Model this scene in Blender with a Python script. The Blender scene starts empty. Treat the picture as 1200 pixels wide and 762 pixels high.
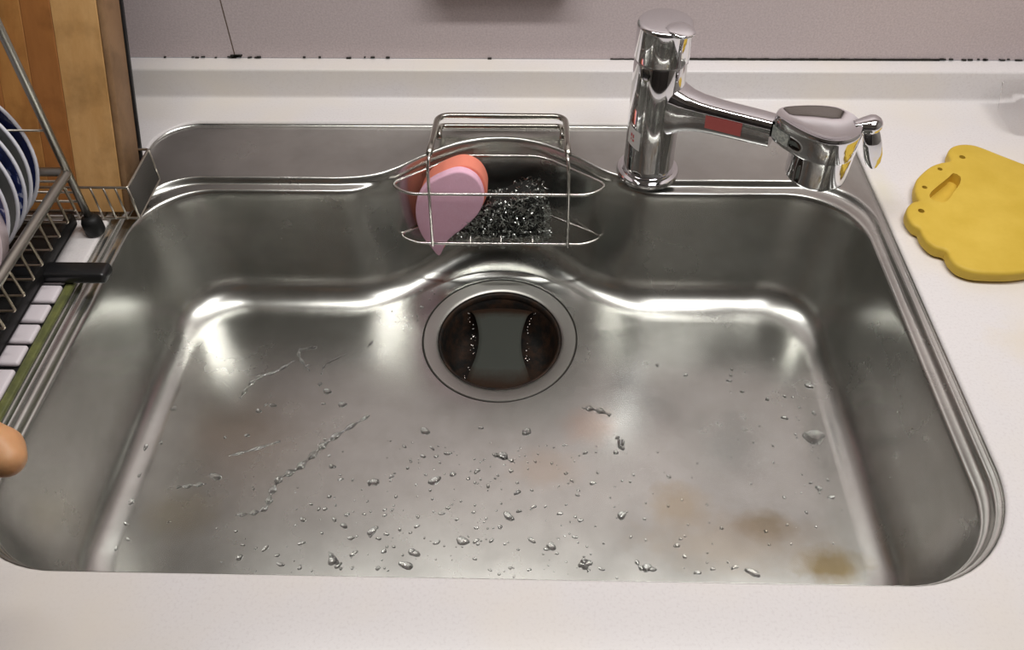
import bpy, bmesh, math, random
import numpy as np
from mathutils import Vector, Matrix
from mathutils.bvhtree import BVHTree
R = math.radians
random.seed(7)
scene = bpy.context.scene
col = scene.collection

# ------------------------------------------------------------ camera
cd = bpy.data.cameras.new('camera')
cam = bpy.data.objects.new('camera', cd); col.objects.link(cam)
cd.sensor_width = 36; cd.lens = 30.0; cd.shift_y = -(381 - 308.2) / 1200; cd.clip_start = .02
p_, w_, r_ = R(44.1246), R(-1.8836), R(-.7856)
fw = Vector((math.sin(w_)*math.cos(p_), math.cos(w_)*math.cos(p_), -math.sin(p_)))
rt = fw.cross(Vector((0, 0, 1))).normalized(); up = rt.cross(fw)
r2 = rt*math.cos(r_) + up*math.sin(r_); u2 = -rt*math.sin(r_) + up*math.cos(r_)
m = Matrix((r2, u2, -fw)).transposed().to_4x4(); m.translation = (0, 0, .6)
cam.matrix_world = m
scene.camera = cam

# ------------------------------------------------------------ world, lamps, exposure
wd = bpy.data.worlds.new('world'); scene.world = wd; wd.use_nodes = True
wd.node_tree.nodes['Background'].inputs[0].default_value = (.95, .97, 1, 1)
wd.node_tree.nodes['Background'].inputs[1].default_value = .22
scene.view_settings.view_transform = 'Standard'; scene.view_settings.look = 'None'
scene.view_settings.exposure = 0.0; scene.view_settings.gamma = 1.0
def area(name, loc, rot, sx, sy, power, color):
    l = bpy.data.lights.new(name, 'AREA'); l.shape = 'RECTANGLE'; l.size = sx; l.size_y = sy
    l.energy = power; l.color = color
    o = bpy.data.objects.new(name, l); col.objects.link(o); o.location = loc; o.rotation_euler = rot
    return o
area('tube_light', (.10, .62, .90), (0, 0, 0), 1.15, .05, 6.6, (1, .985, .95))        # under the wall cabinet
area('ceiling_light', (.60, .10, 1.57), (0, 0, 0), .6, .6, 7.5, (1, .975, .965))    # room lamp behind the camera

# ------------------------------------------------------------ helpers
def mesh_obj(name, verts, faces, mat=None, parent=None, smooth=True):
    me = bpy.data.meshes.new(name); me.from_pydata([tuple(v) for v in verts], [], faces); me.update()
    if smooth:
        me.polygons.foreach_set('use_smooth', [True]*len(me.polygons))
    o = bpy.data.objects.new(name, me); col.objects.link(o)
    if mat: me.materials.append(mat)
    if parent: o.parent = parent
    return o
def bm_obj(name, bm, mat=None, parent=None, smooth=False):
    bmesh.ops.recalc_face_normals(bm, faces=bm.faces[:])
    me = bpy.data.meshes.new(name); bm.to_mesh(me); bm.free()
    if smooth: me.polygons.foreach_set('use_smooth', [True]*len(me.polygons))
    o = bpy.data.objects.new(name, me); col.objects.link(o)
    if mat: me.materials.append(mat)
    if parent: o.parent = parent
    return o
def tag(o, label=None, cat=None, group=None, kind=None):
    if label: o['label'] = label
    if cat: o['category'] = cat
    if group: o['group'] = group
    if kind: o['kind'] = kind
    return o
def empty(name, loc, label, cat, group=None):
    o = bpy.data.objects.new(name, None); col.objects.link(o); o.location = loc; o.empty_display_size = .02
    return tag(o, label, cat, group)
def under(o, parent):
    "parent a world-space part to a thing's empty without moving it"
    o.parent = parent
    if parent.parent is None:
        o.matrix_parent_inverse = Matrix.Translation(parent.location).inverted()
    return o
def sweep(paths, r, n=8, closed=False):
    "round tubes along polylines; returns verts, faces"
    V, F = [], []
    for path in paths:
        P = [Vector(p) for p in path]; N = len(P); base = len(V); nrm = None
        rr = r if isinstance(r, (list, tuple)) else [r]*N
        for i, p in enumerate(P):
            if closed: t = (P[(i+1) % N] - P[i-1])
            else: t = P[min(i+1, N-1)] - P[max(i-1, 0)]
            t.normalize()
            if nrm is None:
                a = Vector((0, 0, 1)) if abs(t.z) < .9 else Vector((1, 0, 0))
                nrm = t.cross(a).normalized()
            nrm = (nrm - t*nrm.dot(t)).normalized(); b = t.cross(nrm)
            for k in range(n):
                an = 2*math.pi*k/n
                V.append(p + (nrm*math.cos(an) + b*math.sin(an))*rr[i])
        for i in range(N if closed else N-1):
            for k in range(n):
                a0 = base+i*n+k; a1 = base+i*n+(k+1) % n
                j = (i+1) % N
                F.append((a0, a1, base+j*n+(k+1) % n, base+j*n+k))
        if not closed:
            F.append(tuple(base+k for k in range(n))[::-1]); F.append(tuple(base+(N-1)*n+k for k in range(n)))
    return V, F
def tube(name, paths, r, mat, parent=None, n=8, closed=False):
    V, F = sweep(paths, r, n, closed); o = mesh_obj(name, V, F, mat)
    if parent: under(o, parent)
    return o
def rounded(pts, rad, closed=False, k=5):
    "polyline with rounded corners"
    P = [Vector(p) for p in pts]; out = []; N = len(P)
    for i, p in enumerate(P):
        if not closed and i in (0, N-1): out.append(p); continue
        a, b = P[i-1], P[(i+1) % N]
        da, db = (a-p), (b-p); q = min(rad, da.length*.48, db.length*.48)
        s, e = p+da.normalized()*q, p+db.normalized()*q
        for j in range(k+1):
            t = j/k; out.append(s*(1-t)**2 + p*2*t*(1-t) + e*t*t)
    return out
def catmull(pts, k=5, closed=True):
    P = [np.array(p, float) for p in pts]; N = len(P); out = []
    for i in range(N if closed else N-1):
        if closed: a, b, c, d = P[i-1], P[i], P[(i+1) % N], P[(i+2) % N]
        else: a, b, c, d = P[max(i-1, 0)], P[i], P[i+1], P[min(i+2, N-1)]
        for j in range(k):
            t = j/k
            out.append(.5*((2*b)+(c-a)*t+(2*a-5*b+4*c-d)*t*t+(3*b-a-3*c+d)*t**3))
    if not closed: out.append(P[-1])
    return [tuple(q) for q in out]
def lathe(profile, n=48, cap0=True, cap1=True):
    V, F = [], []
    for (r, z) in profile:
        for k in range(n):
            a = 2*math.pi*k/n; V.append((r*math.cos(a), r*math.sin(a), z))
    for i in range(len(profile)-1):
        for k in range(n):
            F.append((i*n+k, i*n+(k+1) % n, (i+1)*n+(k+1) % n, (i+1)*n+k))
    if cap0: F.append(tuple(range(n))[::-1])
    if cap1: F.append(tuple((len(profile)-1)*n+k for k in range(n)))
    return V, F
def box(name, c, s, mat, parent=None, bev=0.0, rot=None, seg=2):
    bm = bmesh.new(); bmesh.ops.create_cube(bm, size=1)
    for v in bm.verts: v.co = Vector((v.co.x*s[0], v.co.y*s[1], v.co.z*s[2]))
    if bev: bmesh.ops.bevel(bm, geom=bm.edges[:], offset=bev, segments=seg, affect='EDGES', profile=.5)
    M = Matrix.Translation(c)
    if rot is not None: M = M @ rot.to_4x4()
    bm.transform(M)
    o = bm_obj(name, bm, mat, smooth=False)
    if bev: sm(o, 35)
    if parent: under(o, parent)
    return o
def sm(o, ang=35):
    me = o.data
    me.polygons.foreach_set('use_smooth', [True]*len(me.polygons))
    bm = bmesh.new(); bm.from_mesh(me)
    for e in bm.edges:
        if len(e.link_faces) == 2 and e.calc_face_angle(0) > R(ang): e.smooth = False
    bm.to_mesh(me); bm.free()
    return o
def prism(name, loops, z0, z1, mat, parent=None, bev=0.0, M=None, ang=40):
    "solid plate from an outline (loops[0]) with blind recesses (other loops) ; z0 bottom, z1 top"
    bm = bmesh.new(); te = []
    def ring(pts, z): return [bm.verts.new((p[0], p[1], z)) for p in pts]
    def inset(pts, d):
        n = len(pts); out = []
        for i in range(n):
            a, b = Vector(pts[i-1][:2]), Vector(pts[(i+1) % n][:2]); t = (b-a).normalized()
            out.append((pts[i][0]-t.y*d, pts[i][1]+t.x*d))
        return out
    def skin(r0, r1):
        n = len(r0)
        for i in range(n): bm.faces.new((r0[i], r0[(i+1) % n], r1[(i+1) % n], r1[i]))
    area2 = sum(loops[0][i-1][0]*loops[0][i][1]-loops[0][i][0]*loops[0][i-1][1] for i in range(len(loops[0])))
    sgn = 1 if area2 > 0 else -1
    rb = ring(loops[0], z0)
    prev = ring(loops[0], z0+bev) if bev else rb
    if bev: 
        rb2 = ring(inset(loops[0], bev*sgn), z0); 
        for v in rb: bm.verts.remove(v)
        skin(rb2, prev); rb = rb2
        for (dz, di) in ((1.0, 0), (.5, .13), (.13, .5), (0, 1)):
            r1 = ring(inset(loops[0], bev*di*sgn), z1-bev*dz); skin(prev, r1); prev = r1
    else:
        r1 = ring(loops[0], z1); skin(rb, r1); prev = r1
    def edges(r): return [bm.edges.get((r[i], r[(i+1) % len(r)])) or bm.edges.new((r[i], r[(i+1) % len(r)])) for i in range(len(r))]
    te += edges(prev)
    for (lp, depth) in loops[1:]:
        a = ring(lp, z1); b = ring(lp, z1-depth); skin(a, b); te += edges(a)
        bm.faces.new(b)
    bmesh.ops.triangle_fill(bm, use_beauty=True, use_dissolve=False, edges=te)
    bmesh.ops.triangle_fill(bm, use_beauty=True, use_dissolve=False, edges=edges(rb))
    if M is not None: bm.transform(M)
    o = bm_obj(name, bm, mat); sm(o, ang)
    if parent: under(o, parent)
    return o
def circ(x, y, r, n=16, ry=None): return [(x+r*math.cos(2*math.pi*k/n), y+(ry or r)*math.sin(2*math.pi*k/n)) for k in range(n)]

# ------------------------------------------------------------ materials
def mat(name, base, rough=.5, metal=0, spec=.5, **kw):
    m = bpy.data.materials.new(name); m.use_nodes = True
    b = m.node_tree.nodes['Principled BSDF']
    b.inputs['Base Color'].default_value = (*base, 1); b.inputs['Roughness'].default_value = rough
    b.inputs['Metallic'].default_value = metal; b.inputs['Specular IOR Level'].default_value = spec
    for k, v in kw.items(): b.inputs[k.replace('_', ' ')].default_value = v
    return m
def N(m, t, **kw):
    n = m.node_tree.nodes.new(t)
    for k, v in kw.items():
        if k in n.inputs: n.inputs[k].default_value = v
        else: setattr(n, k, v)
    return n
def noise(m, scale, detail=3, rough=.5, vec=(1, 1, 1), seed=0.0):
    tc = N(m, 'ShaderNodeTexCoord'); mp = N(m, 'ShaderNodeMapping'); nz = N(m, 'ShaderNodeTexNoise')
    mp.inputs['Scale'].default_value = vec; mp.inputs['Location'].default_value = (seed, seed*.7, seed*.3)
    nz.inputs['Scale'].default_value = scale; nz.inputs['Detail'].default_value = detail; nz.inputs['Roughness'].default_value = rough
    L = m.node_tree.links; L.new(tc.outputs['Object'], mp.inputs[0]); L.new(mp.outputs[0], nz.inputs['Vector'])
    return nz.outputs['Fac']
def ramp(m, fac, stops):
    r = N(m, 'ShaderNodeValToRGB'); e = r.color_ramp.elements
    e[0].position, e[0].color = stops[0][0], (*stops[0][1], 1); e[1].position, e[1].color = stops[-1][0], (*stops[-1][1], 1)
    for s in stops[1:-1]: q = e.new(s[0]); q.color = (*s[1], 1)
    m.node_tree.links.new(fac, r.inputs[0]); return r.outputs[0]
def link(m, out, inp): m.node_tree.links.new(out, m.node_tree.nodes['Principled BSDF'].inputs[inp])
def bump(m, fac, strength, dist):
    b = N(m, 'ShaderNodeBump'); b.inputs['Strength'].default_value = strength; b.inputs['Distance'].default_value = dist
    m.node_tree.links.new(fac, b.inputs['Height']); link(m, b.outputs[0], 'Normal')
def mix(m, fac, a, b, mode='MIX'):
    x = N(m, 'ShaderNodeMix', data_type='RGBA', blend_type=mode); L = m.node_tree.links
    for s, v in ((0, fac), (6, a), (7, b)):
        if isinstance(v, (int, float)): x.inputs[s].default_value = v
        elif isinstance(v, tuple): x.inputs[s].default_value = (*v, 1)
        else: L.new(v, x.inputs[s])
    return x.outputs[2]
def blot(m, x, y, rx, ry, soft=.5, seed=0, amp=.62):
    "0..1 mask of one irregular stain at a fixed place on the object"
    tc = N(m, 'ShaderNodeTexCoord'); mp = N(m, 'ShaderNodeMapping', vector_type='TEXTURE')
    mp.inputs['Location'].default_value = (x, y, 0); mp.inputs['Scale'].default_value = (rx, ry, 10)
    g = N(m, 'ShaderNodeTexGradient', gradient_type='SPHERICAL'); L = m.node_tree.links
    L.new(tc.outputs['Object'], mp.inputs[0]); L.new(mp.outputs[0], g.inputs[0])
    nz = noise(m, 60, 5, .65, seed=seed)
    a = N(m, 'ShaderNodeMath', operation='MULTIPLY_ADD'); L.new(nz, a.inputs[0]); a.inputs[1].default_value = amp; a.inputs[2].default_value = -amp*.5
    b = N(m, 'ShaderNodeMath', operation='ADD'); L.new(a.outputs[0], b.inputs[0]); L.new(g.outputs['Fac'], b.inputs[1])
    c = N(m, 'ShaderNodeMapRange'); L.new(b.outputs[0], c.inputs[0]); c.inputs[1].default_value = amp*.5+.02; c.inputs[2].default_value = amp*.5+.02+soft
    return c.outputs[0]

# brushed stainless steel of the sink
STEEL = mat('stainless_steel', (.55, .535, .505), .27, .96)
f1 = noise(STEEL, 9, 5, .6); f2 = noise(STEEL, 260, 2, .5, vec=(1, .05, 1))
c0 = ramp(STEEL, f1, [(.3, (.505, .51, .485)), (.6, (.59, .59, .56))])
c0 = mix(STEEL, .55, c0, ramp(STEEL, noise(STEEL, 38, 6, .7, seed=11), [(.35, (.84, .835, .82)), (.65, (1, 1, 1))]), 'MULTIPLY')
for (sx, sy, rx, ry, cc, am) in ((.231, .4265, .052, .032, (.27, .22, .14), .8), (.149, .4485, .055, .045, (.47, .39, .27), .6), (.0164, .4876, .07, .045, (.52, .44, .36), .5),
                        (.063, .5420, .055, .045, (.56, .45, .38), .6), (.285, .387, .06, .034, (.31, .23, .10), .85), (-.35, .43, .07, .05, (.50, .45, .33), .5), (.20, .41, .17, .06, (.47, .40, .31), .5)):
    k = blot(STEEL, sx, sy, rx, ry, .45, seed=sx*40)
    kk = N(STEEL, 'ShaderNodeMath', operation='MULTIPLY'); STEEL.node_tree.links.new(k, kk.inputs[0]); kk.inputs[1].default_value = am
    c0 = mix(STEEL, kk.outputs[0], c0, cc)
link(STEEL, c0, 'Base Color')
rr = N(STEEL, 'ShaderNodeMapRange'); STEEL.node_tree.links.new(f1, rr.inputs[0]); rr.inputs[3].default_value = .20; rr.inputs[4].default_value = .32
link(STEEL, rr.outputs[0], 'Roughness')
RING = mat('ring_steel', (.46, .45, .42), .42, 1); bump(RING, noise(RING, 60, 4), .15, .001)
CHROME = mat('chrome', (.80, .80, .82), .05, 1)
WIRE = mat('wire_steel', (.72, .70, .66), .2, 1)
HNG = mat('hanger_steel', (.42, .40, .36), .25, 1)
OLDWIRE = mat('aged_wire', (.50, .46, .40), .33, 1); bump(OLDWIRE, noise(OLDWIRE, 300, 3), .2, .0005)
MESHM = mat('mesh_grey', (.10, .093, .083), .5, .3)
GOLDW = mat('brassy_wire', (.66, .58, .46), .28, 1)
RAIL = mat('rail_steel', (.40, .38, .34), .38, 1)
BLACK = mat('black_plastic', (.012, .012, .013), .3)
RUBBER = mat('black_rubber', (.009, .009, .009), .5, spec=.3)
COUNTER = mat('acrylic_stone', (.80, .76, .74), .28, spec=.45)
nf = noise(COUNTER, 420, 2, .5); nb = noise(COUNTER, 7, 3, .5)
cc0 = ramp(COUNTER, nf, [(.33, (.73, .69, .69)), (.45, (.77, .735, .735)), (.7, (.785, .75, .75))])
cc0 = mix(COUNTER, ramp(COUNTER, nb, [(.45, (0, 0, 0)), (.75, (1, 1, 1))]), cc0, (.80, .74, .67))
k = blot(COUNTER, .46, .52, .08, .05, .8, 3); cc0 = mix(COUNTER, k, cc0, (.77, .69, .58))
k = blot(COUNTER, .385, .74, .03, .07, .8, 5); cc0 = mix(COUNTER, k, cc0, (.76, .72, .60))
link(COUNTER, cc0, 'Base Color')
WALL = mat('wall_panel', (.44, .38, .37), .45, spec=.3)
wf = noise(WALL, 420, 3, .6); wb = noise(WALL, 6, 3)
wc = ramp(WALL, wf, [(.35, (.56, .475, .485)), (.65, (.68, .59, .595))])
wc = mix(WALL, ramp(WALL, wb, [(.4, (.9, .9, .9)), (.7, (1, 1, 1))]), (.56, .50, .505), wc)
link(WALL, wc, 'Base Color'); bump(WALL, wf, .05, .0004)
MOLD = mat('mold_black', (.02, .017, .013), .8)
SEAM = mat('seam_brown', (.16, .11, .08), .8)
CAULK = mat('caulk', (.62, .60, .50), .5)

# ------------------------------------------------------------ sink shape
XC = -.0395
bt = [(0, .080), (.024, .0780), (.048, .0705), (.068, .0590), (.087, .0455), (.101, .0340), (.114, .0225), (.128, .0130), (.142, .0065), (.158, .0022), (.178, 0), (.5, 0)]
bx = np.array([a for a, b in bt]); by = np.array([b for a, b in bt])
xs = np.linspace(0, .5, 501); raw = np.interp(xs, bx, by); ker = np.hanning(27); ker /= ker.sum()
full = np.concatenate([raw[::-1], raw[1:]]); smf = np.convolve(full, ker, 'same')[500:]
def bumpf(dx, k=1.0, wid=1.0): return float(np.interp(abs(dx)/wid, xs, smf))*k
def loop(hw, yf, yr, rf, rr, z, amp=1.0, wid=1.0, w=None, zb=None, n=(30, 14, 26, 14, 110)):
    "closed plan loop, counter-clockwise from front centre; amp: bump scale; w: extra setback that vanishes inside the bump"
    P = []
    x0, x1 = XC-hw, XC+hw; yc = yr-(w[0] if w else 0)
    def arc(cx, cy, r, a0, a1, k):
        for i in range(k): a = R(a0+(a1-a0)*(i+.5)/k); P.append([cx+r*math.cos(a), cy+r*math.sin(a), z])
    for i in range(n[0]): P.append([x0+rf+(x1-x0-2*rf)*i/(n[0]-1), yf, z])
    arc(x1-rf, yf+rf, rf, -90, 0, n[1])
    for i in range(n[2]): P.append([x1, yf+rf+(yc-rr-yf-rf)*i/(n[2]-1), z])
    arc(x1-rr, yc-rr, rr, 0, 90, n[3])
    for i in range(n[4]):
        x = x1-rr-(x1-x0-2*rr)*i/(n[4]-1); dx = abs(x-XC); y = yr+bumpf(dx, amp, wid); zz = z
        if w:   # (flat setback, setback inside the bump)
            t = min(max((.176-dx)/.05, 0), 1); t = t*t*(3-2*t); y += -w[0]*(1-t)-w[1]*t
            if zb is not None: zz = z*(1-t)+zb*t
        P.append([x, y, zz])
    arc(x0+rr, yc-rr, rr, 90, 180, n[3])
    for i in range(n[2]): P.append([x0, yc-rr-(yc-rr-yf-rf)*i/(n[2]-1), z])
    arc(x0+rf, yf+rf, rf, 180, 270, n[1])
    return P
L = []
L.append(loop(.4157, .2878, .8620, .100, .050, -.0030, 0))
L.append(loop(.4150, .2880, .8612, .0995, .050, -.0045, 0))
L.append(loop(.4147, .2882, .8580, .0985, .048, -.0050, 0))
L.append(loop(.4144, .2884, .8568, .098, .047, -.0042, 0))
L.append(loop(.4141, .2886, .8556, .0975, .046, -.0040, 0))
L.append(loop(.4138, .2888, .8545, .097, .046, -.0046, 0))
L.append(loop(.4134, .2889, .8530, .097, .046, -.0052, 0))
# deck ... its inner edge carries the bump
L.append(loop(.4100, .2890, .7660, .096, .070, -.0052))
L.append(loop(.4093, .2891, .7628, .096, .070, -.0052))
L.append(loop(.4088, .2892, .7614, .0955, .070, -.0053))
L.append(loop(.4080, .2893, .7602, .095, .070, -.0060))
L.append(loop(.4072, .2894, .7590, .094, .070, -.0080, w=(0, .0004)))
L.append(loop(.4065, .2895, .7590, .094, .071, -.0100, w=(.0010, .0012), zb=-.0105))
L.append(loop(.4055, .2896, .7590, .093, .072, -.0118, w=(.0022, .0016), zb=-.0125))
L.append(loop(.4035, .2898, .7590, .092, .073, -.0124, w=(.0045, .0020), zb=-.0145))
L.append(loop(.4000, .2902, .7590, .088, .074, -.0124, w=(.0090, .0024), zb=-.0165))
L.append(loop(.3985, .2905, .7590, .086, .075, -.0122, w=(.0110, .0027), zb=-.0180))
L.append(loop(.3972, .2908, .7590, .085, .075, -.0126, w=(.0128, .0031), zb=-.0195))
L.append(loop(.3962, .2912, .7590, .084, .075, -.0142, w=(.0144, .0035), zb=-.0215))
L.append(loop(.3955, .2916, .7590, .083, .075, -.0175, w=(.0155, .0040), zb=-.0240))
yrw = .7435
for (z, s) in ((-.026, .0005), (-.045, .0015), (-.070, .0030), (-.095, .0047), (-.115, .0060), (-.132, .0073)):
    L.append(loop(.3952-s, .292+s, .7590-s*.9, .083, .076, z, w=(.0160, .0040+s*.9)))
# fillet into the floor
hf, yb0 = .3868, .7590-.0073*.9
RF = .036
for i in range(1, 13):
    a = R(90*i/12); d = RF*(1-math.cos(a)); z = -.134-RF*math.sin(a)
    L.append(loop(hf-d*.88, .300+d*.7, yb0-d*1.2, max(.083-d*.5, .03), .076-d*.35, z, w=(.0160, .0120), wid=1.0+d*1.5))
zfl = L[-1][0][2]
n0 = len(L[0])
DC = (-.038, .671); DR = .0930; OV = 1.045
last = L[-1]
def floorz(t): return zfl - .0005 - .0075*t
base_ang = [math.atan2(p[1]-DC[1], p[0]-DC[0]) for p in last]
def floor_loop(t):
    out = []
    for p, a in zip(last, base_ang):
        cx, cy = DC[0]+DR*math.cos(a), DC[1]+DR*OV*math.sin(a)
        qx, qy = p[0]*(1-t)+cx*t, p[1]*(1-t)+cy*t
        g = min(max(1-(math.hypot(qx-DC[0], (qy-DC[1])/OV)-DR)/.10, 0), 1)
        out.append([qx, qy, zfl-.0045*g*g*(1-(1-t)**2)])
    return out
for t in (.04, .1, .2, .32, .45, .58, .7, .8, .88, .94, .98, 1.0): L.append(floor_loop(t))
ZD = L[-1][0][2]
V = [p for l in L for p in l]; F = []
for i in range(len(L)-1):
    for k in range(n0):
        F.append((i*n0+k, i*n0+(k+1) % n0, (i+1)*n0+(k+1) % n0, (i+1)*n0+k))
sink = empty('sink', (XC, .56, 0), 'large brushed stainless steel sink bowl, wet, set flush in the white worktop', 'sink')
basin = mesh_obj('basin', V, [f[::-1] for f in F], STEEL); under(basin, sink)
bvh = BVHTree.FromPolygons([Vector(v) for v in V], F)
def floor_at(x, y):
    h = bvh.ray_cast(Vector((x, y, -.05)), Vector((0, 0, -1)))
    return (h[0], h[1]) if h[0] else (Vector((x, y, ZD)), Vector((0, 0, 1)))
# drain ring: dark groove, sloping flange, well
Vr, Fr = lathe([(DR+.0002, ZD-.0004), (DR-.0006, ZD-.006), (DR-.0018, ZD-.006), (DR-.0019, ZD-.0006), (DR-.0026, ZD+.0001), (.0775, ZD-.0014), (.0752, ZD-.0022), (.0742, ZD-.0030), (.0740, ZD-.05), (.072, ZD-.075)], 96, False, False)
Vr = [(x+DC[0], y*OV+DC[1], z) for x, y, z in Vr]
under(tag(sm(mesh_obj('drain_ring', Vr, [f[::-1] for f in Fr], RING), 20), 'dull steel flange ring around the round drain opening'), sink)
Vr, Fr = lathe([(.073, ZD-.075), (.001, ZD-.080)], 48, False, True)
under(mesh_obj('drain_well', [(x+DC[0], y*OV+DC[1], z) for x, y, z in Vr], Fr, RUBBER), sink)

Vr, Fr = lathe([(DR+.0000, ZD-.0016), (DR-.0019, ZD-.0016)], 96, False, False)
under(mesh_obj('joint', [(x+DC[0], y*OV+DC[1], z) for x, y, z in Vr], Fr, MOLD), sink)
# strainer basket in the drain
GRIME = mat('drain_grime', (.035, .024, .017), .6, spec=.25); bump(GRIME, noise(GRIME, 200, 3), .5, .001)
link(GRIME, ramp(GRIME, noise(GRIME, 60, 4, .7), [(.4, (.010, .009, .008)), (.65, (.040, .020, .011))]), 'Base Color')
STRAP = mat('drain_strap', (.10, .105, .09), .75, .0, spec=.2)
link(STRAP, ramp(STRAP, noise(STRAP, 30, 4, .7, seed=4), [(.4, (.050, .053, .046)), (.7, (.040, .030, .018))]), 'Base Color')
sb = empty('strainer_basket', (DC[0], DC[1], ZD-.05), 'dark grimy strainer basket with a waisted grey strap in the drain', 'strainer')
Vr, Fr = lathe([(.0735, ZD-.004), (.0735, ZD-.008), (.070, ZD-.012), (.067, ZD-.020), (.060, ZD-.045), (.05, ZD-.050), (.002, ZD-.052)], 72, False, True)
under(mesh_obj('basket_body', [(x+DC[0], y*OV+DC[1], z) for x, y, z in Vr], Fr[::-1], GRIME), sb)
# rim of the basket
Vr, Fr = lathe([(.0736, ZD-.0045), (.0725, ZD-.003), (.0700, ZD-.0045), (.0695, ZD-.010)], 72, False, False)
under(mesh_obj('basket_rim', [(x+DC[0], y*OV+DC[1], z) for x, y, z in Vr], Fr, GRIME), sb)
# strap: waisted band arching across the opening from rear to front
V, F = [], []; NY, NX = 22, 10
for s in (0, 1):
    for j in range(NY+1):
        v = -1+2*j/NY
        w = .0255+.0200*abs(v)**2.0; y = v*.0665
        lim = math.sqrt(max(.0725**2-y*y, 0)); w = min(w, lim)
        z = ZD-.0075-.0170*max(abs(v)-.62, 0)/.38 if True else 0
        for i in range(NX+1):
            u = -1+2*i/NX
            V.append((DC[0]+u*w, DC[1]+y*OV, z-.0010*u*u-.0018*s))
M_ = (NX+1)*(NY+1)
for j in range(NY):
    for i in range(NX):
        a = j*(NX+1)+i; F.append((a, a+1, a+NX+2, a+NX+1)); F.append((M_+a, M_+a+NX+1, M_+a+NX+2, M_+a+1))
for j in range(NY):
    a = j*(NX+1); F.append((a, a+NX+1, M_+a+NX+1, M_+a)); b = a+NX; F.append((b, M_+b, M_+b+NX+1, b+NX+1))
for i in range(NX): F.append((i, M_+i, M_+i+1, i+1)); a = NY*(NX+1)+i; F.append((a, a+1, M_+a+1, M_+a))
kk = blot(STRAP, DC[0], DC[1]-.002, .09, .068, .25, 2, .25); link(STRAP, mix(STRAP, kk, (.035, .018, .010), (.052, .056, .048)), 'Base Color')
under(tag(mesh_obj('strap', V, F, STRAP), 'grey-green waisted metal strap with brown grime at both ends'), sb)
V, F = [], []
for k in range(46):     # bubbles and food bits caught beside the strap
    side = random.choice((-1, 1)); y = random.uniform(-.06, .06); x = side*(.031+.012*(abs(y)/.06)**2+random.uniform(-.002, .004)); r = random.uniform(.0006, .0018)
    b = len(V); q = Vector((DC[0]+x, DC[1]+y, ZD-.009-.010*(abs(y)/.06)))
    for dv in ((r, 0, 0), (-r, 0, 0), (0, r, 0), (0, -r, 0), (0, 0, r), (0, 0, -r)): V.append(q+Vector(dv))
    F += [(b, b+2, b+4), (b+2, b+1, b+4), (b+1, b+3, b+4), (b+3, b, b+4), (b+2, b, b+5), (b+1, b+2, b+5), (b+3, b+1, b+5), (b, b+3, b+5)]
under(tag(mesh_obj('wet_specks', V, F, WIRE), kind='stuff'), sb)

# ------------------------------------------------------------ worktop with upstand
H0 = loop(.4157, .2878, .8620, .100, .050, -.0032, 0)
def grow(d, z): return loop(.4157+d, .2878-d, .8620+d, .100+d, .050+d, z, 0)
wt = empty('worktop', (0, .25, 0), 'white speckled acrylic-stone kitchen worktop with upstand around the sink', 'worktop')
bm = bmesh.new(); rings = []
for l in (grow(.0001, -.020), grow(.0001, -.0038), grow(.0006, -.0018), grow(.0018, -.0005), grow(.0035, 0)):
    rings.append([bm.verts.new(p) for p in l])
for a, b in zip(rings, rings[1:]):
    for i in range(n0): bm.faces.new((a[i], a[(i+1) % n0], b[(i+1) % n0], b[i]))
YF, YB, XL, XR = .205, .9155, -1.5, 1.3
outer = [(XL, YF, 0), (XR, YF, 0), (XR, YB-.006, 0), (XL, YB-.006, 0)]
ov = [bm.verts.new(p) for p in outer]
oe = [bm.edges.new((ov[i], ov[(i+1) % 4])) for i in range(4)]
ie = [bm.edges.get((rings[-1][i], rings[-1][(i+1) % n0])) for i in range(n0)]
bmesh.ops.triangle_fill(bm, use_beauty=True, use_dissolve=False, edges=oe+ie)
# rounded front edge and apron
prof = [(YF, 0), (YF-.004, -.0006), (YF-.008, -.003), (YF-.010, -.008), (YF-.010, -.04)]
pv = [[bm.verts.new((x, y, z)) for x in (XL, XR)] for y, z in prof]
for a, b in zip(pv, pv[1:]): bm.faces.new((a[0], a[1], b[1], b[0]))
slab = bm_obj('slab', bm, COUNTER); sm(slab, 50); under(slab, wt)
prof = [(YB-.006, 0), (YB-.0028, .0004), (YB-.0008, .0018), (YB, .0045), (YB, .0375), (YB+.0008, .0395), (YB+.0025, .0405), (YB+.0268, .0405), (YB+.0268, 0)]
V = [(x, y, z) for y, z in prof for x in (XL, XR)]
F = [(2*i, 2*i+1, 2*i+3, 2*i+2) for i in range(len(prof)-1)]
up_ = sm(mesh_obj('upstand', V, F, COUNTER), 60); under(up_, wt)

# ------------------------------------------------------------ wall (setting)
wall = bpy.data.objects.new('wall_back', None); col.objects.link(wall); wall.location = (0, .95, .04)
tag(wall, kind='structure')
box('panel', (-.376-.0006-.6, .952, .54), (1.2, .018, .9985), WALL, wall)
box('panel', (-.376+.0006+.875, .952, .54), (1.75, .018, .9985), WALL, wall)
tag(box('seam', (-.376, .9445, .54), (.0016, .003, .9985), SEAM, wall), 'thin brown joint between two wall panels')
bm = bmesh.new()
def strip(x0, x1, z, th, k):
    for i in range(k):
        a, b = x0+(x1-x0)*i/k, x0+(x1-x0)*(i+1)/k
        t = th*random.uniform(.75, 1.15); zz = z+random.uniform(-.0002, .0002)
        q = bmesh.ops.create_cube(bm, size=1)['verts']
        for v in q: v.co = Vector(((a+b)/2+v.co.x*(b-a)*1.001, .9424+v.co.y*.003, zz+v.co.z*t))
strip(.095, .17, .0412, .0007, 22); strip(.17, .50, .0416, .0022, 60)
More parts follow.
